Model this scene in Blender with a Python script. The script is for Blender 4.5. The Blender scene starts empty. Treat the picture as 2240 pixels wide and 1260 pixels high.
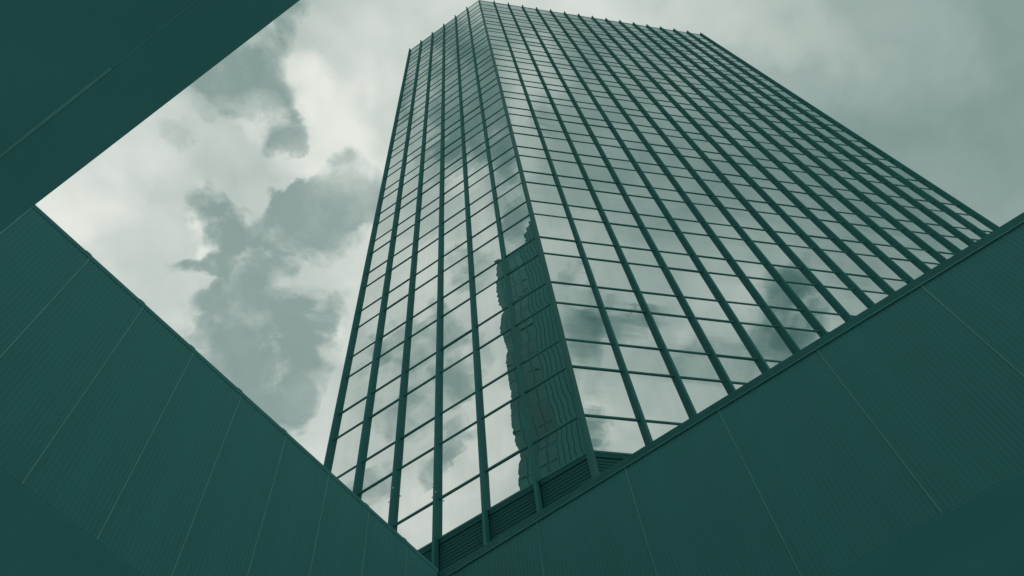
import bpy, bmesh, math, random
from mathutils import Vector, Matrix
random.seed(7)
scene = bpy.context.scene
R = math.radians
col = scene.collection
CAMZ = 1.6

# ------------------------------------------------------------------ camera
cam_d = bpy.data.cameras.new('camera')
cam = bpy.data.objects.new('camera', cam_d)
col.objects.link(cam)
scene.camera = cam
ELEV, ROLL = R(63.67109), R(-8.85716)
_fw = Vector((0, math.cos(ELEV), math.sin(ELEV)))
_up = Vector((0, -math.sin(ELEV), math.cos(ELEV)))
_rt = Vector((1, 0, 0))
rt = _rt * math.cos(ROLL) + _up * math.sin(ROLL)
up = -_rt * math.sin(ROLL) + _up * math.cos(ROLL)
cam.matrix_world = Matrix(((rt.x, up.x, -_fw.x, 0), (rt.y, up.y, -_fw.y, 0), (rt.z, up.z, -_fw.z, CAMZ), (0, 0, 0, 1)))
cam_d.sensor_width = 36
cam_d.lens = 1882.887 / 2240 * 36
cam_d.clip_start = 0.05
cam_d.clip_end = 5000
scene.view_settings.view_transform = 'Standard'
scene.view_settings.look = 'None'
scene.view_settings.exposure = 0.0
scene.view_settings.gamma = 1.0

# ------------------------------------------------------------------ world: daylight sky under broken cloud
SUN_EL, SUN_AZ = R(52), R(80)          # behind the tower
def lin(c):
    c = c / 255
    return c / 12.92 if c <= 0.04045 else ((c + 0.055) / 1.055) ** 2.4
def rgb(r, g, b): return (lin(r), lin(g), lin(b), 1)

class NT:
    def __init__(s, tree): s.t = tree
    def n(s, typ, inputs=None, **kw):
        nd = s.t.nodes.new(typ)
        for k, v in kw.items(): setattr(nd, k, v)
        for k, v in (inputs or {}).items():
            if isinstance(v, bpy.types.NodeSocket): s.t.links.new(v, nd.inputs[k])
            else: nd.inputs[k].default_value = v
        return nd
    def m(s, op, a, b=0.0, c=0.0, clamp=False):
        nd = s.n('ShaderNodeMath', {0: a, 1: b, 2: c}, operation=op); nd.use_clamp = clamp
        return nd.outputs[0]
    def v(s, op, a, b=(0, 0, 0), out=0):
        return s.n('ShaderNodeVectorMath', {0: a, 1: b}, operation=op).outputs[out]

# cloud banks and gaps on the cloud layer: rows of an affine map to a unit circle, then how much brighter / darker
BANKS = [
    (46.532, 12.600, 9.113, -6.445, 40.641, -11.132, 0.120),
    (15.522, 5.036, 4.722, -3.225, 20.177, -5.889, 0.090),
    (8.255, -2.093, 4.906, 8.103, 17.956, -0.939, 0.100),
    (37.523, 9.087, 5.180, -4.873, 31.119, -7.617, 0.120),
    (16.569, 3.795, 1.848, -2.582, 16.036, -4.954, 0.080),
    (79.523, 24.188, 20.938, -10.905, 64.089, -28.273, 0.100),
    (4.027, 0.903, -0.927, -7.017, 24.420, -2.864, 0.100),
    (12.891, 2.292, 0.103, -3.767, 25.064, -3.850, 0.030),
    (54.840, 16.353, 13.778, -8.546, 47.124, -28.418, 0.080),
    (27.690, 6.244, 2.889, -2.589, 14.613, -7.929, 0.040),
    (5.840, -1.134, 2.800, 3.080, 8.535, -0.708, 0.035),
    (10.338, 2.183, 0.780, -1.115, 7.097, -1.795, 0.060),
    (36.421, 9.255, 5.905, -7.094, 43.843, -14.051, 0.060),
    (36.988, 34.489, 2.507, -39.733, 45.015, -20.228, 0.060),
    (3.742, 0.978, -0.579, -4.724, 16.436, -1.937, 0.050),
    (2.075, -0.304, -1.343, -0.417, 2.508, -0.968, -0.260),
    (8.384, -0.508, -3.972, -2.053, 13.505, -2.416, 0.070),
    (6.158, -0.784, -3.748, -1.799, 11.972, -1.839, 0.020),
    (11.557, 0.016, -4.028, -2.401, 15.684, -3.048, 0.040),
    (8.270, -21.827, -1.614, -10.842, -4.070, -2.808, -0.060),
    (4.868, -9.354, 0.083, -9.225, -5.056, -2.404, -0.050),
    (10.986, -19.427, -1.421, -10.718, -5.763, -4.201, -0.100),
    (5.152, -10.071, 0.249, -12.590, -6.770, -4.935, -0.080),
    (4.728, -8.452, -0.524, -14.581, -8.078, -2.698, -0.040),
    (18.870, -17.447, 2.527, -28.537, -32.973, -13.627, 0.100),
    (6.430, -12.786, 0.518, -12.378, -6.508, -6.727, 0.060),
    (9.410, -16.915, -0.954, -8.149, -4.119, -6.539, 0.100),
    (5.667, -11.942, 1.099, -9.625, -4.865, -7.722, 0.060),
    (4.197, -8.251, 0.248, -9.358, -4.598, -9.185, 0.120),
    (1.260, 0.271, -0.524, 0.183, -1.983, -0.365, -0.100),
    (2.699, 0.923, -0.876, 1.404, -5.984, -1.218, -0.150),
    (3.547, 1.132, -2.349, 0.577, -5.811, -0.890, -0.150),
    (21.682, 16.137, -1.443, 10.879, -15.532, -4.295, 0.220),
    (27.054, 13.384, -2.500, 6.691, -14.532, -4.880, 0.120),
    (19.004, 12.751, -8.031, 6.446, -14.581, -8.409, -0.200),
    (26.875, 14.415, -4.583, 8.285, -19.414, -15.115, -0.140),
    (15.827, 8.756, -3.199, 14.631, -33.135, -19.352, -0.060),
    (6.670, 3.804, -1.562, 8.532, -19.849, -14.642, 0.060),
    (23.131, 14.386, -7.652, 12.048, -27.083, -14.647, 0.050),
    (24.270, 12.579, -3.317, 7.350, -16.647, -9.722, -0.040),
]
CALM = [
    (2.916, -0.309, -1.648, -0.454, 2.857, -0.802, 0.900),
]
GAPS = [
    (19.131, 8.827, 3.105, -6.207, 17.835, -4.935, 0.950),
    (37.420, 3.238, 8.227, 0.574, 28.670, -6.964, 0.600),
    (43.259, 28.777, 4.405, -11.919, 21.658, -5.001, 0.420),
    (25.114, 24.111, 3.104, -26.978, 30.849, -13.159, 0.400),
    (27.538, 19.347, 4.880, -26.014, 43.388, -18.763, 0.120),
    (15.930, -4.507, 4.782, 8.625, 21.979, -5.869, 0.950),
    (11.264, -1.770, 3.775, 5.148, 17.198, -5.347, 0.750),
    (23.670, 6.889, 5.605, -3.255, 19.465, -7.754, 0.800),
    (22.699, 8.851, 5.262, -13.998, 50.602, -25.690, 0.850),
    (15.171, -0.618, 5.488, 3.652, 17.251, -6.947, 0.700),
    (12.496, 5.418, 1.326, -4.104, 9.983, -6.918, 0.950),
    (22.704, 5.931, 4.009, -3.538, 18.941, -12.913, 0.800),
    (25.633, 6.208, 3.538, -4.327, 24.425, -13.253, 0.600),
    (25.728, -12.195, 10.409, 23.319, 39.411, -7.370, 0.600),
    (20.205, 0.204, 5.316, 4.893, 44.719, -12.132, -0.550),
    (43.975, 9.601, 3.952, -5.482, 32.872, -12.891, 0.600),
    (22.488, -1.288, 7.384, 6.040, 28.738, -11.069, -0.500),
    (37.497, 22.560, -1.000, -10.332, 16.015, -9.910, -0.300),
    (30.630, 8.659, 6.737, -4.773, 29.644, -9.158, -0.300),
    (8.257, -21.771, -1.625, -13.286, -4.977, -3.515, 0.722),
    (10.531, -20.584, 0.510, -17.498, -9.489, -5.848, 0.383),
    (14.541, -25.712, -1.880, -13.450, -7.212, -5.538, 0.468),
    (5.860, -11.325, 0.160, -14.027, -7.708, -3.406, 0.425),
    (8.972, -25.260, -2.873, -14.952, -4.181, -9.216, 0.637),
    (12.538, -13.007, 3.920, -18.830, -22.519, -14.962, 0.510),
    (1.401, -32.436, -10.527, -14.716, 2.179, -9.060, 0.552),
    (11.958, -23.914, 1.094, -19.897, -10.148, -14.801, 0.425),
    (18.681, -15.418, 9.667, -15.195, -28.971, -19.818, 0.425),
    (13.503, -25.090, -0.589, -22.806, -12.018, -12.065, 0.297),
    (15.651, 10.500, -6.614, 5.525, -12.498, -7.208, 0.560),
    (12.950, 7.164, -2.617, 14.631, -33.135, -19.352, 0.360),
    (32.415, 16.849, -4.520, 6.574, -14.869, -8.576, 0.280),
    (29.917, 16.093, -5.187, 8.340, -19.516, -15.033, 0.560),
    (8.898, 5.593, -3.054, 9.232, -21.097, -13.420, 0.240),
    (28.241, 14.807, -4.176, 9.181, -21.064, -13.880, 0.320),
]

world = bpy.data.worlds.new('World')
scene.world = world
world.use_nodes = True
wt = world.node_tree
wt.nodes.clear()
W = NT(wt)
tc = W.n('ShaderNodeTexCoord')
sep = W.n('ShaderNodeSeparateXYZ', {0: tc.outputs['Generated']})
zc = W.m('MAXIMUM', sep.outputs[2], 0.08)
px = W.m('DIVIDE', sep.outputs[0], zc)
py = W.m('DIVIDE', sep.outputs[1], zc)
p1 = W.n('ShaderNodeCombineXYZ', {0: px, 1: py, 2: 1.0}).outputs[0]
# ragged edges: shift the layer with two sizes of noise
def warp(scale, amp, detail, seed):
    nz = W.n('ShaderNodeTexNoise', {'Vector': p1, 'W': seed, 'Scale': scale, 'Detail': detail, 'Roughness': 0.6}, noise_dimensions='4D')
    off = W.v('SUBTRACT', nz.outputs['Color'], (0.5, 0.5, 0.5))
    return W.v('MULTIPLY', off, (amp, amp, 0.0))
pw = W.v('ADD', W.v('ADD', p1, warp(5.5, 0.16, 3.0, 1.3)), warp(22.0, 0.06, 5.0, 4.1))
def patches(rows, vec, hard):
    acc = None
    for (a, b, c, d, e, f, w) in rows:
        u = W.v('DOT_PRODUCT', vec, (a, b, c), 'Value')
        v = W.v('DOT_PRODUCT', vec, (d, e, f), 'Value')
        r2 = W.m('MULTIPLY_ADD', u, u, W.m('MULTIPLY', v, v))
        g = W.n('ShaderNodeMapRange', {'Value': r2, 'From Min': 1.7, 'From Max': hard, 'To Min': 0.0, 'To Max': w}, interpolation_type='SMOOTHSTEP').outputs[0]
        acc = g if acc is None else W.m('ADD', acc, g)
    return acc
def smooth(x, a, b, lo=0.0, hi=1.0):
    return W.n('ShaderNodeMapRange', {'Value': x, 'From Min': a, 'From Max': b, 'To Min': lo, 'To Max': hi}, interpolation_type='SMOOTHSTEP').outputs[0]
def fbm(vec, scale, detail, rough):
    return W.n('ShaderNodeTexNoise', {'Vector': vec, 'Scale': scale, 'Detail': detail, 'Roughness': rough}).outputs[0]
pa = W.v('ADD', p1, warp(7.0, 0.10, 2.0, 7.7))
f1 = fbm(pa, 4.0, 3.0, 0.5)                       # large soft shading
b1 = fbm(pa, 15.0, 9.0, 0.60)                     # billows and wisps
b2 = fbm(W.v('ADD', pa, (0.016, -0.020, 0.0)), 11.0, 2.5, 0.5)
b3 = fbm(pa, 11.0, 2.5, 0.5)
relief = W.m('SUBTRACT', b3, b2)                  # the side of each billow turned to the light
gap_f = W.m('MINIMUM', patches(GAPS, pw, 0.15), 1.0)
edge = smooth(gap_f, 0.0, 0.15)
gap_n = W.m('MULTIPLY_ADD', W.m('SUBTRACT', b1, 0.5), 3.4, W.m('MULTIPLY', gap_f, 0.92))
gap_n = W.m('MULTIPLY_ADD', W.m('SUBTRACT', f1, 0.5), 0.6, gap_n)
w1 = fbm(W.v('ADD', pa, (3.1, 1.7, 0.0)), 9.0, 8.0, 0.62)
wisp = smooth(w1, 0.47, 0.66)
veil = W.m('MULTIPLY', smooth(W.m('MULTIPLY_ADD', W.m('SUBTRACT', w1, 0.5), 2.6, gap_f), -0.15, 0.75), smooth(gap_f, 0.0, 0.12))
gap = W.m('MULTIPLY', smooth(gap_n, 0.10, 0.92), edge)
gap = W.m('MULTIPLY', gap, W.m('MULTIPLY_ADD', wisp, -0.45, 1.0))
near = smooth(gap_f, 0.02, 0.5)
calm = W.m('MINIMUM', patches(CALM, p1, 0.0), 0.7)
t0 = W.m('MULTIPLY_ADD', W.m('SUBTRACT', f1, 0.5), W.m('MULTIPLY_ADD', calm, -0.36, 0.36), 0.81)
t1 = W.m('MULTIPLY_ADD', W.m('MULTIPLY', relief, W.m('MULTIPLY_ADD', calm, -0.2, W.m('MULTIPLY_ADD', near, 0.75, 0.22))), 1.0, t0)
t2 = W.m('MULTIPLY_ADD', W.m('SUBTRACT', b1, 0.5), W.m('MULTIPLY_ADD', near, -0.25, -0.06), t1)
t2 = W.m('MULTIPLY_ADD', veil, -0.13, t2)
blue = W.m('MULTIPLY_ADD', W.m('SUBTRACT', f1, 0.5), 0.12, 0.55)
t3 = W.m('ADD', W.m('MULTIPLY', gap, blue), W.m('MULTIPLY', W.m('SUBTRACT', 1.0, gap), t2))
tt = W.m('MAXIMUM', W.m('ADD', t3, patches(BANKS, pw, 0.0)), 0.16)
ramp = W.n('ShaderNodeValToRGB', {0: tt})
els = ramp.color_ramp.elements
stops = [(0.0, (30, 70, 68)), (0.25, (80, 112, 108)), (0.5, (128, 152, 147)), (0.75, (183, 196, 190)), (1.0, (232, 235, 228))]
els[0].position, els[0].color = stops[0][0], rgb(*stops[0][1])
els[1].position, els[1].color = stops[-1][0], rgb(*stops[-1][1])
for pos, c in stops[1:-1]:
    e_ = els.new(pos); e_.color = rgb(*c)
# the clear sky seen thinly through the cloud
sky = W.n('ShaderNodeTexSky', sky_type='NISHITA')
sky.sun_disc = False
sky.sun_elevation = SUN_EL
sky.sun_rotation = math.pi / 2 - SUN_AZ
sky.air_density = 1.0
bg_sky = W.n('ShaderNodeBackground', {'Color': sky.outputs[0], 'Strength': 0.05})
bg_cloud = W.n('ShaderNodeBackground', {'Color': ramp.outputs[0], 'Strength': 1.0})
mx = W.n('ShaderNodeMixShader', {0: 0.97, 1: bg_sky.outputs[0], 2: bg_cloud.outputs[0]})
W.n('ShaderNodeOutputWorld', {0: mx.outputs[0]})

sun_d = bpy.data.lights.new('sun', 'SUN')
sun_d.energy = 0.6
sun_d.angle = R(14)
sun_d.color = (1.0, 0.96, 0.9)
sun = bpy.data.objects.new('sun', sun_d)
col.objects.link(sun)
sun.rotation_euler = Vector((-math.cos(SUN_AZ) * math.cos(SUN_EL), -math.sin(SUN_AZ) * math.cos(SUN_EL), -math.sin(SUN_EL))).to_track_quat('-Z', 'Y').to_euler()

# ------------------------------------------------------------------ materials
def mat(name, base, rough=0.5, metal=0.0, spec=0.5, var=0.0, vscale=2.0, stretch=(1, 1, 1), bump=0.0):
    m = bpy.data.materials.new(name); m.use_nodes = True
    t = NT(m.node_tree); bs = m.node_tree.nodes['Principled BSDF']
    bs.inputs['Roughness'].default_value = rough
    bs.inputs['Metallic'].default_value = metal
    bs.inputs['Specular IOR Level'].default_value = spec
    if var:
        co = t.n('ShaderNodeTexCoord')
        mp = t.n('ShaderNodeMapping', {0: co.outputs['Object'], 'Scale': stretch})
        nz = t.n('ShaderNodeTexNoise', {'Vector': mp.outputs[0], 'Scale': vscale, 'Detail': 6.0, 'Roughness': 0.6})
        mr = t.n('ShaderNodeMapRange', {'Value': nz.outputs[0], 'From Min': 0.3, 'From Max': 0.7, 'To Min': 1 - var, 'To Max': 1 + var})
        hs = t.v('SCALE', tuple(base))
        sc = hs.node; t.t.links.new(mr.outputs[0], sc.inputs['Scale'])
        t.t.links.new(hs, bs.inputs['Base Color'])
        rr = t.n('ShaderNodeMapRange', {'Value': nz.outputs[0], 'From Min': 0.3, 'From Max': 0.7, 'To Min': rough * 0.85, 'To Max': min(1, rough * 1.15)})
        t.t.links.new(rr.outputs[0], bs.inputs['Roughness'])
        if bump:
            bp = t.n('ShaderNodeBump', {'Height': nz.outputs[0], 'Strength': 1.0, 'Distance': bump})
            t.t.links.new(bp.outputs[0], bs.inputs['Normal'])
    else:
        bs.inputs['Base Color'].default_value = (*base, 1)
    return m

def glass_material():
    # coated mirror glass: reflects the sky, a little of the dark interior shows; roller-wave distortion
    m = bpy.data.materials.new('mirror_glass'); m.use_nodes = True
    t = NT(m.node_tree); m.node_tree.nodes.clear()
    co = t.n('ShaderNodeTexCoord'); geo = t.n('ShaderNodeNewGeometry')
    isl = t.m('MULTIPLY', geo.outputs['Random Per Island'], 40.0)
    mp = t.n('ShaderNodeMapping', {0: co.outputs['Object'], 'Scale': (0.35, 0.35, 1.0)})
    n1 = t.n('ShaderNodeTexNoise', {'Vector': mp.outputs[0], 'W': isl, 'Scale': 0.75, 'Detail': 0.0, 'Roughness': 0.4}, noise_dimensions='4D')
    n2 = t.n('ShaderNodeTexNoise', {'Vector': mp.outputs[0], 'W': isl, 'Scale': 3.4, 'Detail': 1.0, 'Roughness': 0.4}, noise_dimensions='4D')
    h = t.m('MULTIPLY_ADD', n2.outputs[0], 0.085, n1.outputs[0])
    bp = t.n('ShaderNodeBump', {'Height': h, 'Strength': 1.0, 'Distance': 0.0072})
    gl = t.n('ShaderNodeBsdfGlossy', {'Color': (0.85, 0.885, 0.875, 1), 'Roughness': 0.004, 'Normal': bp.outputs[0]})
    df = t.n('ShaderNodeBsdfDiffuse', {'Color': (0.03, 0.12, 0.11, 1)})
    # faint dirt streaks
    mp2 = t.n('ShaderNodeMapping', {0: co.outputs['Object'], 'Scale': (2.5, 2.5, 0.12)})
    n3 = t.n('ShaderNodeTexNoise', {'Vector': mp2.outputs[0], 'Scale': 1.5, 'Detail': 5.0})
    fac = t.n('ShaderNodeMapRange', {'Value': n3.outputs[0], 'From Min': 0.3, 'From Max': 0.75, 'To Min': 0.93, 'To Max': 0.87})
    tint = t.n('ShaderNodeMapRange', {'Value': geo.outputs['Random Per Island'], 'To Min': -0.03, 'To Max': 0.02})
    fa = t.m('ADD', fac.outputs[0], tint.outputs[0])
    mx = t.n('ShaderNodeMixShader', {0: fa, 1: df.outputs[0], 2: gl.outputs[0]})
    t.n('ShaderNodeOutputMaterial', {0: mx.outputs[0]})
    return m

M = {}
M['glass'] = glass_material()
M['fin'] = mat('dark_bronze_metal', (0.036, 0.172, 0.166), 0.6, 0.0, 0.03, 0.12, 1.5, (1, 1, 0.1))
M['transom'] = mat('transom_metal', (0.045, 0.190, 0.182), 0.6, 0.0, 0.04)
M['post'] = mat('corner_metal', (0.034, 0.142, 0.134), 0.5, 0.0, 0.06, 0.1, 1.2, (1, 1, 0.1))
M['louvre'] = mat('louvre_metal', (0.020, 0.100, 0.098), 0.6, 0.0, 0.03)
M['core'] = mat('dark_core', (0.06, 0.30, 0.285), 0.9, 0.0, 0.02)
M['wall'] = mat('ribbed_cladding', (0.037, 0.182, 0.178), 0.6, 0.0, 0.12, 0.10, 1.6, (1, 1, 0.12), 0.0015)
M['joint'] = mat('joint_metal', (0.065, 0.235, 0.225), 0.45, 0.0, 0.3, 0.2, 1.3)
M['coping'] = mat('coping_metal', (0.025, 0.134, 0.130), 0.5, 0.0, 0.05, 0.15, 2.0)
M['soffit'] = mat('soffit_paint', (0.100, 0.34, 0.355), 0.85, 0.0, 0.05, 0.05, 1.0)
M['cover'] = mat('joint_cover', (0.165, 0.44, 0.44), 0.7, 0.0, 0.1, 0.15, 1.0)
M['seal'] = mat('joint_seal', (0.112, 0.362, 0.374), 0.8, 0.0, 0.05, 0.05, 1.0)
M['paving'] = mat('paving_concrete', (0.45, 0.5, 0.48), 0.85, 0.0, 0.3, 0.15, 0.8)
M['bwall'] = mat('far_block_wall', (0.026, 0.130, 0.125), 0.6, 0.0, 0.03, 0.1, 0.3, (1, 1, 0.1))
M['bglass'] = mat('far_block_glass', (0.042, 0.150, 0.144), 0.6, 0.0, 0.03, 0.3, 0.16)
M['bframe'] = mat('far_block_frame', (0.025, 0.127, 0.122), 0.6, 0.0, 0.03)
M['bolt'] = mat('bare_steel', (0.75, 0.8, 0.78), 0.3, 1.0)

# ------------------------------------------------------------------ object helpers
def link(name, bm, m, parent=None, smooth=False):
    me = bpy.data.meshes.new(name)
    bmesh.ops.recalc_face_normals(bm, faces=bm.faces[:])
    bm.to_mesh(me); bm.free()
    me.materials.append(m)
    if smooth:
        for p in me.polygons: p.use_smooth = True
    o = bpy.data.objects.new(name, me); col.objects.link(o)
    if parent: o.parent = parent
    return o
def thing(name, label, cat, loc=(0, 0, 0), rz=0.0, group=None):
    o = bpy.data.objects.new(name, None); col.objects.link(o)
    o.location = loc; o.rotation_euler = (0, 0, rz)
    o['label'] = label; o['category'] = cat
    if group: o['group'] = group
    return o
def structure(name, bm, m):
    o = link(name, bm, m); o['kind'] = 'structure'; return o

class Frame:
    """a vertical plane: u along it, n out of it, z up"""
    def __init__(s, o, ang, flip=1):
        s.o = Vector((o[0], o[1], 0)); s.d = Vector((math.cos(ang), math.sin(ang), 0)); s.n = Vector((-s.d.y, s.d.x, 0)) * flip
    def p(s, u, z, n=0.0): return s.o + s.d * u + s.n * n + Vector((0, 0, z))
def box(bm, F, u0, u1, z0, z1, n0, n1, bev=0.0):
    b = bmesh.new() if bev else bm
    vs = [b.verts.new(F.p(u, z, n)) for u in (u0, u1) for z in (z0, z1) for n in (n0, n1)]
    for q in ((0, 1, 3, 2), (4, 6, 7, 5), (0, 4, 5, 1), (2, 3, 7, 6), (0, 2, 6, 4), (1, 5, 7, 3)):
        b.faces.new([vs[i] for i in q])
    if bev:
        bmesh.ops.recalc_face_normals(b, faces=b.faces[:])
        bmesh.ops.bevel(b, geom=b.edges[:], offset=bev, segments=2, affect='EDGES', profile=0.6)
        tmp = bpy.data.meshes.new('tmp'); b.to_mesh(tmp); b.free(); bm.from_mesh(tmp); bpy.data.meshes.remove(tmp)

# ------------------------------------------------------------------ ground
bm = bmesh.new()
S_ = 1500.0
bm.faces.new([bm.verts.new(v) for v in ((-S_, -S_, 0), (S_, -S_, 0), (S_, S_, 0), (-S_, S_, 0))])
structure('ground', bm, M['paving'])

# ------------------------------------------------------------------ the glass tower
TC = (1.21977, 12.71423)
Z0 = 16.43191 + CAMZ
FLOOR = 3.9; SPAN, VIS = FLOOR * 0.39, FLOOR * 0.61
AL, AR = R(153.78671), R(16.93517)
tower = thing('office_tower', 'tall mirror glass office tower with dark vertical fins reflecting the clouds', 'tower', (TC[0], TC[1], 0))
LV = [(0.0, 'sill')]
rows = []
z = 0.0
rows.append(('spandrel_panel', z, z + SPAN)); z += SPAN
for k in range(18):
    rows.append(('window_pane', z, z + VIS)); z += VIS
    rows.append(('spandrel_panel', z, z + SPAN)); z += SPAN
rows.append(('window_pane', z, z + VIS)); z += VIS
rows.append(('spandrel_panel', z, z + FLOOR * 0.0957 / 0.1326)); TOP = rows[-1][2]
TOPZ = Z0 + TOP
FL_ = Frame((0, 0), AL, 1)      # chamfer face, normal towards the courtyard
FR_ = Frame((0, 0), AR, -1)     # long face
ULS = [0.0, 1.4941] + [1.4941 + 1.4848 * k for k in range(1, 6)]
URS = [0.0, 1.5798] + [1.5798 + 1.50151 * k for k in range(1, 16)]
LEN_L, LEN_R = ULS[-1], URS[-1]
FINW, FIND = 0.08, 0.165

camp = Vector((-TC[0], -TC[1], CAMZ))
def to_px(P):
    d = P - camp
    w = d.dot(_fw)
    return 1120 + 1882.887 * d.dot(rt) / w, 630 - 1882.887 * d.dot(up) / w
def area_seen(pts):
    q = [to_px(p) for p in pts]
    cx = sum(a for a, b in q) / 4; cy = sum(b for a, b in q) / 4
    if cy > 376 + 0.9009 * cx or cy > 1846 - 0.6142 * cx: return 0.0
    return abs(sum(q[i][0] * q[(i + 1) % 4][1] - q[(i + 1) % 4][0] * q[i][1] for i in range(4))) / 2
panes = {'window_pane': [], 'spandrel_panel': []}
for F, U in ((FL_, ULS), (FR_, URS)):
    for i in range(len(U) - 1):
        for kind, za, zb in rows:
            n = [random.gauss(0, 0.0021) for _ in range(3)]
            tilt = [n[0], n[0] + n[1], n[0] + n[1] + n[2], n[0] + n[2]]
            c = [(U[i], za), (U[i + 1], za), (U[i + 1], zb), (U[i], zb)]
            pts = [F.p(u, Z0 + zz, t) for (u, zz), t in zip(c, tilt)]
            panes[kind].append((area_seen(pts), pts))
def quad(bm, pts): bm.faces.new([bm.verts.new(p) for p in pts])
for kind, lst in panes.items():
    lst.sort(key=lambda a: -a[0])
    for a, pts in lst[:100]:
        bm = bmesh.new(); quad(bm, pts); link(kind, bm, M['glass'], tower)
    bm = bmesh.new()
    for a, pts in lst[100:]: quad(bm, pts)
    o = link(kind, bm, M['glass'], tower); o['kind'] = 'stuff'
# transoms between the fins
lines = [r[1] for r in rows] + [TOP]
for F, U in ((FL_, ULS), (FR_, URS)):
    for k, zz in enumerate(lines):
        bm = bmesh.new()
        h = 0.031 if 0 < k < len(lines) - 1 else 0.035
        box(bm, F, 0.07, U[-1], Z0 + zz - h, Z0 + zz + h, -0.03, 0.028)
        link('transom' if k < len(lines) - 1 else 'parapet_rail', bm, M['transom'], tower)
# fins (they run on below the glass) with a cap each
FIN_BASE = 8.0
for F, U in ((FL_, ULS), (FR_, URS)):
    for i, u in enumerate(U[1:]):
        bm = bmesh.new()
        box(bm, F, u - FINW / 2, u + FINW / 2, FIN_BASE, TOPZ + 0.40, -0.03, FIND, 0.012)
        fin = link('mullion', bm, M['fin'], tower)
        bm = bmesh.new()
        box(bm, F, u - FINW / 2 - 0.012, u + FINW / 2 + 0.012, TOPZ + 0.398, TOPZ + 0.45, -0.05, FIND + 0.015)
        link('mullion_cap', bm, M['transom'], fin)
# corner post: two flat flanges folded round the corner
bm = bmesh.new()
prof = []
bis = (FL_.n + FR_.n).normalized()
off = 0.035
co_ = bis * (off / bis.dot(FL_.n))
prof = [FL_.d * 0.095 + FL_.n * -0.02, FL_.d * 0.095 + FL_.n * off, co_, FR_.d * 0.095 + FR_.n * off, FR_.d * 0.095 + FR_.n * -0.02]
lo = [bm.verts.new(p + Vector((0, 0, FIN_BASE))) for p in prof]
hi = [bm.verts.new(p + Vector((0, 0, TOPZ + 0.06))) for p in prof]
for i in range(4): bm.faces.new((lo[i], lo[i + 1], hi[i + 1], hi[i]))
bm.faces.new(lo); bm.faces.new(hi)
link('corner_post', bm, M['post'], tower)
# louvred band under the glass, one bay at a time
for F, U in ((FL_, ULS), (FR_, URS[:7])):
    for i in range(len(U) - 1):
        a = U[i] + (0.08 if i else 0.10); b = U[i + 1] - 0.08
        bm = bmesh.new()
        zz = Z0 - 0.2
        box(bm, F, a, b, Z0 - 0.20, Z0 - 0.05, -0.04, 0.02)
        while zz > FIN_BASE + 2.0:
            v = [bm.verts.new(F.p(uu, z_, nn)) for uu, z_, nn in ((a, zz, -0.013), (b, zz, -0.013), (b, zz - 0.112, 0.0), (a, zz - 0.112, 0.0))]
            w = [bm.verts.new(p.co + Vector((0, 0, -0.018))) for p in v]
            bm.faces.new(v); bm.faces.new(w)
            for j in range(4): bm.faces.new((v[j], v[(j + 1) % 4], w[(j + 1) % 4], w[j]))
            zz -= 0.12
        link('louvre_panel', bm, M['louvre'], tower)
# dark core, base, rear facades and roof
def poly_prism(bm, pts, z0, z1):
    lo = [bm.verts.new(Vector((p.x, p.y, z0))) for p in pts]; hi = [bm.verts.new(Vector((p.x, p.y, z1))) for p in pts]
    n = len(pts)
    for i in range(n): bm.faces.new((lo[i], lo[(i + 1) % n], hi[(i + 1) % n], hi[i]))
    bm.faces.new(lo[::-1]); bm.faces.new(hi)
d_side = Vector((math.cos(AR + R(90)), math.sin(AR + R(90)), 0))
d_ch = Vector((math.cos(AR + R(45)), math.sin(AR + R(45)), 0))
A_ = FL_.d * LEN_L; B_ = FR_.d * LEN_R
B2 = B_ + d_ch * LEN_L; B3 = B2 + d_side * 16
A3 = A_ + d_side * 16
plan = [Vector((0, 0, 0)), B_, B2, B3, A3, A_]
cen = sum(plan, Vector()) / len(plan)
bm = bmesh.new(); poly_prism(bm, [p + (cen - p).normalized() * 0.22 for p in plan], 0.0, TOPZ - 0.3)
link('core', bm, M['core'], tower)
bm = bmesh.new()
for a, b in ((B_, B2), (B2, B3), (B3, A3), (A3, A_)):
    F = Frame((a.x, a.y), math.atan2((b - a).y, (b - a).x), -1); L = (b - a).length
    nb = max(1, round(L / 1.5))
    for i in range(nb):
        for kind, za, zb in rows: quad(bm, [F.p(L * i / nb, Z0 + za), F.p(L * (i + 1) / nb, Z0 + za), F.p(L * (i + 1) / nb, Z0 + zb), F.p(L * i / nb, Z0 + zb)])
rear = link('rear_facade', bm, M['glass'], tower)
bm = bmesh.new()
for a, b in ((B_, B2), (B2, B3), (B3, A3), (A3, A_)):
    F = Frame((a.x, a.y), math.atan2((b - a).y, (b - a).x), -1); L = (b - a).length
    nb = max(1, round(L / 1.5))
    for i in range(1, nb): box(bm, F, L * i / nb - 0.07, L * i / nb + 0.07, FIN_BASE, TOPZ + 0.12, 0.005, FIND)
    for zz in lines: box(bm, F, 0.25, L - 0.1, Z0 + zz - 0.035, Z0 + zz + 0.035, 0.004, 0.05)
link('rear_fins', bm, M['fin'], rear)
# bright fixings on a few fins
def bolt(F, u, z, n):
    bm = bmesh.new()
    bmesh.ops.create_cone(bm, cap_ends=True, segments=8, radius1=0.022, radius2=0.018, depth=0.03, matrix=Matrix.Translation(F.p(u, z, n)))
    link('bolt', bm, M['bolt'], tower)
for i, du, zr in ((6, -0.05, 1.55), (4, 0.06, -0.2 + 2.6), (4, -0.05, 2.9), (3, 0.05, 1.5), (3, -0.06, 1.62), (3, 0.02, 1.9)):
    bolt(FL_, ULS[i] + du, Z0 + zr, FIND + 0.008)

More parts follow.
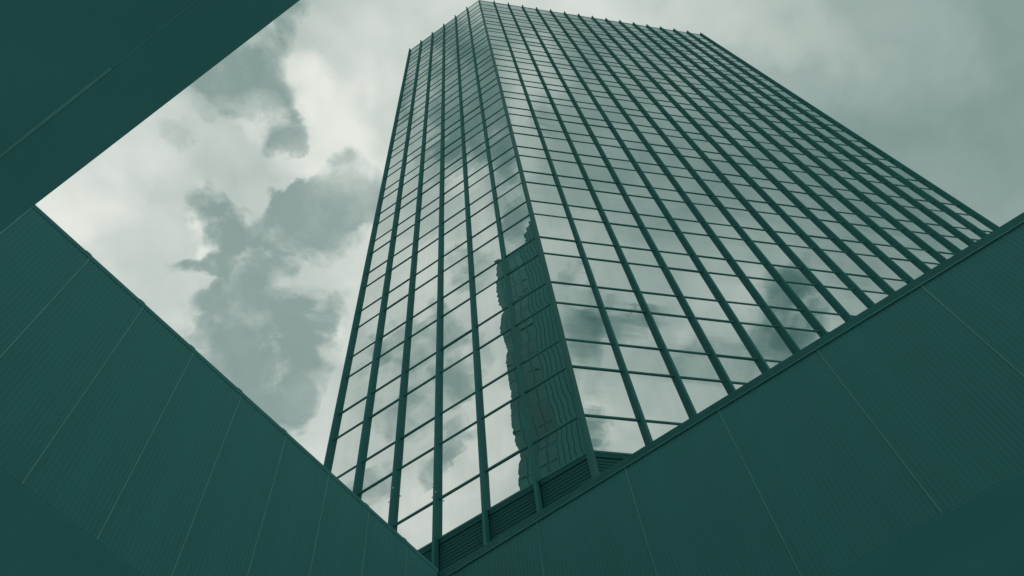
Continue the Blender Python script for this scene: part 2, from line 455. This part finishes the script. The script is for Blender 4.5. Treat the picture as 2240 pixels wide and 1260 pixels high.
# ------------------------------------------------------------------ courtyard: two ribbed walls and a roof slab
SC = 2.0
WC = (-0.82703 * SC, 4.42053 * SC)
WAL, WAR = 4.20568, -0.49387
ZB = 3.003 * SC + CAMZ
def ribbed_panel(width, pitch, depth, z0, z1):
    bm = bmesh.new()
    n = max(4, round(width / pitch)); pit = width / n
    pr = []
    for k in range(n):
        x = k * pit
        pr += [(x, 0.0), (x + pit * 0.42, 0.0), (x + pit * 0.55, -depth), (x + pit * 0.87, -depth)]
    pr.append((width, 0.0))
    lo = [bm.verts.new((x, y, z0)) for x, y in pr]; hi = [bm.verts.new((x, y, z1)) for x, y in pr]
    for i in range(len(pr) - 1): bm.faces.new((lo[i], lo[i + 1], hi[i + 1], hi[i]))
    bl = [bm.verts.new((x, -0.12, z0)) for x in (0, width)]; bh = [bm.verts.new((x, -0.12, z1)) for x in (0, width)]
    bm.faces.new((bl[0], bl[1], bh[1], bh[0]))
    bm.faces.new([bl[0]] + lo + [bl[1]]); bm.faces.new([bh[0]] + hi + [bh[1]])
    bm.faces.new((bl[0], lo[0], hi[0], bh[0])); bm.faces.new((bl[1], lo[-1], hi[-1], bh[1]))
    return bm
class LocalF(Frame):
    def __init__(s, flip): s.o = Vector((0, 0, 0)); s.d = Vector((1, 0, 0)); s.n = Vector((0, 1, 0)) * flip

def ribbed_wall(label, ang, seams, pitch, ztop, zcop, proud, bumps, length, depth, sx):
    # local frame: x runs along the wall away from the inner corner, y = sx is the open side
    root = thing('ribbed_wall', label, 'wall', (WC[0], WC[1], 0), ang)
    JW = 0.015
    edges = [0.02] + seams + [length]
    first = {}
    for a, b in zip(edges[:-1], edges[1:]):
        w = round(b - a - JW, 4)
        if w not in first:
            bm = ribbed_panel(w, pitch, 0.0034, ZB, ztop)
            if sx < 0:
                for v in bm.verts: v.co.y *= -1
            first[w] = o = link('wall_panel', bm, M['wall'], root)
        else:
            o = first[w].copy(); col.objects.link(o); o.parent = root
        o.location = (a + JW / 2, 0, 0)
    F = LocalF(sx)
    for u in seams:
        bm = bmesh.new()
        box(bm, F, u - JW / 2, u + JW / 2, ZB - 0.002, ztop - 0.01, -0.02, 0.006)
        link('joint_strip', bm, M['joint'], root)
    # coping lengths, each lapped over the next
    if bumps:
        for a, b in zip(edges[:-1], edges[1:]):
            bm = bmesh.new()
            lap = 0.10
            nose = [(a, 0.0), (a + 0.018, 0.016), (a + lap * 0.75, 0.014), (a + lap, 0.0)] if a > 0.1 else [(a - 0.02, 0.0)]
            pts = nose + [(b, 0.0)]
            fr = [bm.verts.new(F.p(u, zcop + dz, proud)) for u, dz in pts]; bk = [bm.verts.new(F.p(u, zcop + dz, -0.45)) for u, dz in pts]
            frb = [bm.verts.new(F.p(u, ztop, proud)) for u in (pts[0][0], b)]; bkb = [bm.verts.new(F.p(u, ztop, -0.45)) for u in (pts[0][0], b)]
            for i in range(len(pts) - 1): bm.faces.new((fr[i], fr[i + 1], bk[i + 1], bk[i]))
            bm.faces.new(fr + [frb[1], frb[0]]); bm.faces.new(bk + [bkb[1], bkb[0]])
            bm.faces.new((frb[0], frb[1], bkb[1], bkb[0]))
            bm.faces.new((fr[0], bk[0], bkb[0], frb[0])); bm.faces.new((fr[-1], bk[-1], bkb[1], frb[1]))
            link('coping', bm, M['wall'], root)
    else:
        bm = bmesh.new(); box(bm, F, proud + 0.01, length, ztop, zcop, -0.45, proud, 0.006)
        cp = link('coping', bm, M['coping'], root)
        bm = bmesh.new(); box(bm, F, proud + 0.02, length, ztop - 0.014, ztop - 0.001, 0.004, proud + 0.006)
        link('drip_edge', bm, M['joint'], cp)
    # body of the building behind and the underside you look up at
    bm = bmesh.new(); box(bm, F, -0.15, length, ZB + 0.0, ztop - 0.02, -depth, -0.125)
    link('roof_mass', bm, M['core'], root)
    bm = bmesh.new(); box(bm, F, -0.15, length, ZB - 0.008, ZB - 0.003, -depth, -0.004)
    link('soffit', bm, M['soffit'], root)
    return root
LSE = [(0.7390 - 0.3975) * SC + 0.3975 * SC * k for k in range(12)]
LSE = [u for u in LSE]
RSE = [(0.8477 - 0.721) * SC + 0.721 * SC * k for k in range(9)]
left = ribbed_wall('dark ribbed courtyard wall with bumpy lapped top edge, sloping down from the left', WAL, LSE, 0.05, 4.614 * SC + CAMZ, 4.650 * SC + CAMZ, 0.004, True, LSE[-1] + 0.4, 3.5, 1)
right = ribbed_wall('dark ribbed courtyard wall with straight metal coping below the tower', WAR, RSE, 0.055, 4.528 * SC + CAMZ, 4.602 * SC + CAMZ, 0.016, False, RSE[-1] + 0.4, 3.4, -1)

CA = -0.46137
FC = Frame((0, 0), CA, 1)
canopy = thing('canopy', 'plain dark roof slab overhead with one thin joint line, upper left', 'canopy', (0, 0, 0))
E0 = 0.0456 * SC; J0 = -0.1455 * SC
bm = bmesh.new(); box(bm, FC, -9, 14, ZB, ZB + 0.5, J0 + 0.012, E0, 0.004)
link('edge_beam', bm, M['soffit'], canopy)
bm = bmesh.new(); box(bm, FC, -9, 14, ZB, ZB + 0.45, -7, J0 - 0.012)
link('soffit', bm, M['soffit'], canopy)
bm = bmesh.new(); box(bm, FC, -9, -1.2823 * SC, ZB - 0.004, ZB + 0.3, J0 - 0.0115, J0 + 0.0115)
link('joint_strip', bm, M['cover'], canopy)
bm = bmesh.new(); box(bm, FC, -1.2823 * SC + 0.002, 14, ZB + 0.001, ZB + 0.3, J0 - 0.0115, J0 + 0.0115)
link('joint_strip', bm, M['seal'], canopy)

# ------------------------------------------------------------------ two blocks behind the viewer, seen only in the glass
def at_az(P, deg, dist): return Vector((P[0] + math.cos(R(deg)) * dist, P[1] + math.sin(R(deg)) * dist, 0))
def far_block(name, label, a, b, height, deep):
    root = thing(name, label, 'building', (a.x, a.y, 0))
    e = b - a
    F = Frame((0, 0), math.atan2(e.y, e.x), 1)
    if F.n.dot(Vector((TC[0], TC[1], 0)) - a) < 0: F.n = -F.n
    bm = bmesh.new(); poly_prism(bm, [Vector((0, 0, 0)), e, e - F.n * deep, -F.n * deep], 0, height)
    link('wall', bm, M['bwall'], root)
    return root, F, e.length
P1 = at_az((-0.44, 13.53), -144.6, 46.0); P2 = at_az((0.76, 12.94), -137.5, 44.0)
H1 = 30.0 + CAMZ + 2.207 * 46.0
blk, F1, L1 = far_block('office_block', 'dark office block with a window grid, mirrored wavily in the lower tower glass', P1, P2, H1, 16)
bm = bmesh.new(); zz = 5.0; nb = 6
while zz < H1 - 4:
    for i in range(nb): box(bm, F1, L1 * i / nb + 0.10, L1 * (i + 1) / nb - 0.10, zz + 0.12, zz + 3.7, -0.1, 0.05)
    zz += 3.9
o = link('window', bm, M['bglass'], blk); o['kind'] = 'stuff'
bm = bmesh.new()
for i in range(9): box(bm, F1, 0.2 + L1 * i / 9, 0.6 + L1 * i / 9, H1, H1 + 1.2 + 0.7 * (i % 3), -1.5, -0.9)
o = link('roof_vent', bm, M['bwall'], blk); o['kind'] = 'stuff'
Q1 = at_az((0.52, 13.06), -140.3, 36.0); Q2 = at_az((1.23, 12.71), -133.0, 28.5)
H2 = 29.6 + CAMZ + 2.26 * 36.0
blk2, F2, L2 = far_block('ribbed_block', 'darker ribbed tower block mirrored right at the corner of the glass tower', Q1, Q2, H2, 12)
bm = bmesh.new(); nr = 9
for i in range(nr): box(bm, F2, L2 * i / nr + 0.05, L2 * i / nr + 0.25, 2.0, H2 + 0.5, 0.0, 0.06)
o = link('rib', bm, M['bframe'], blk2); o['kind'] = 'stuff'
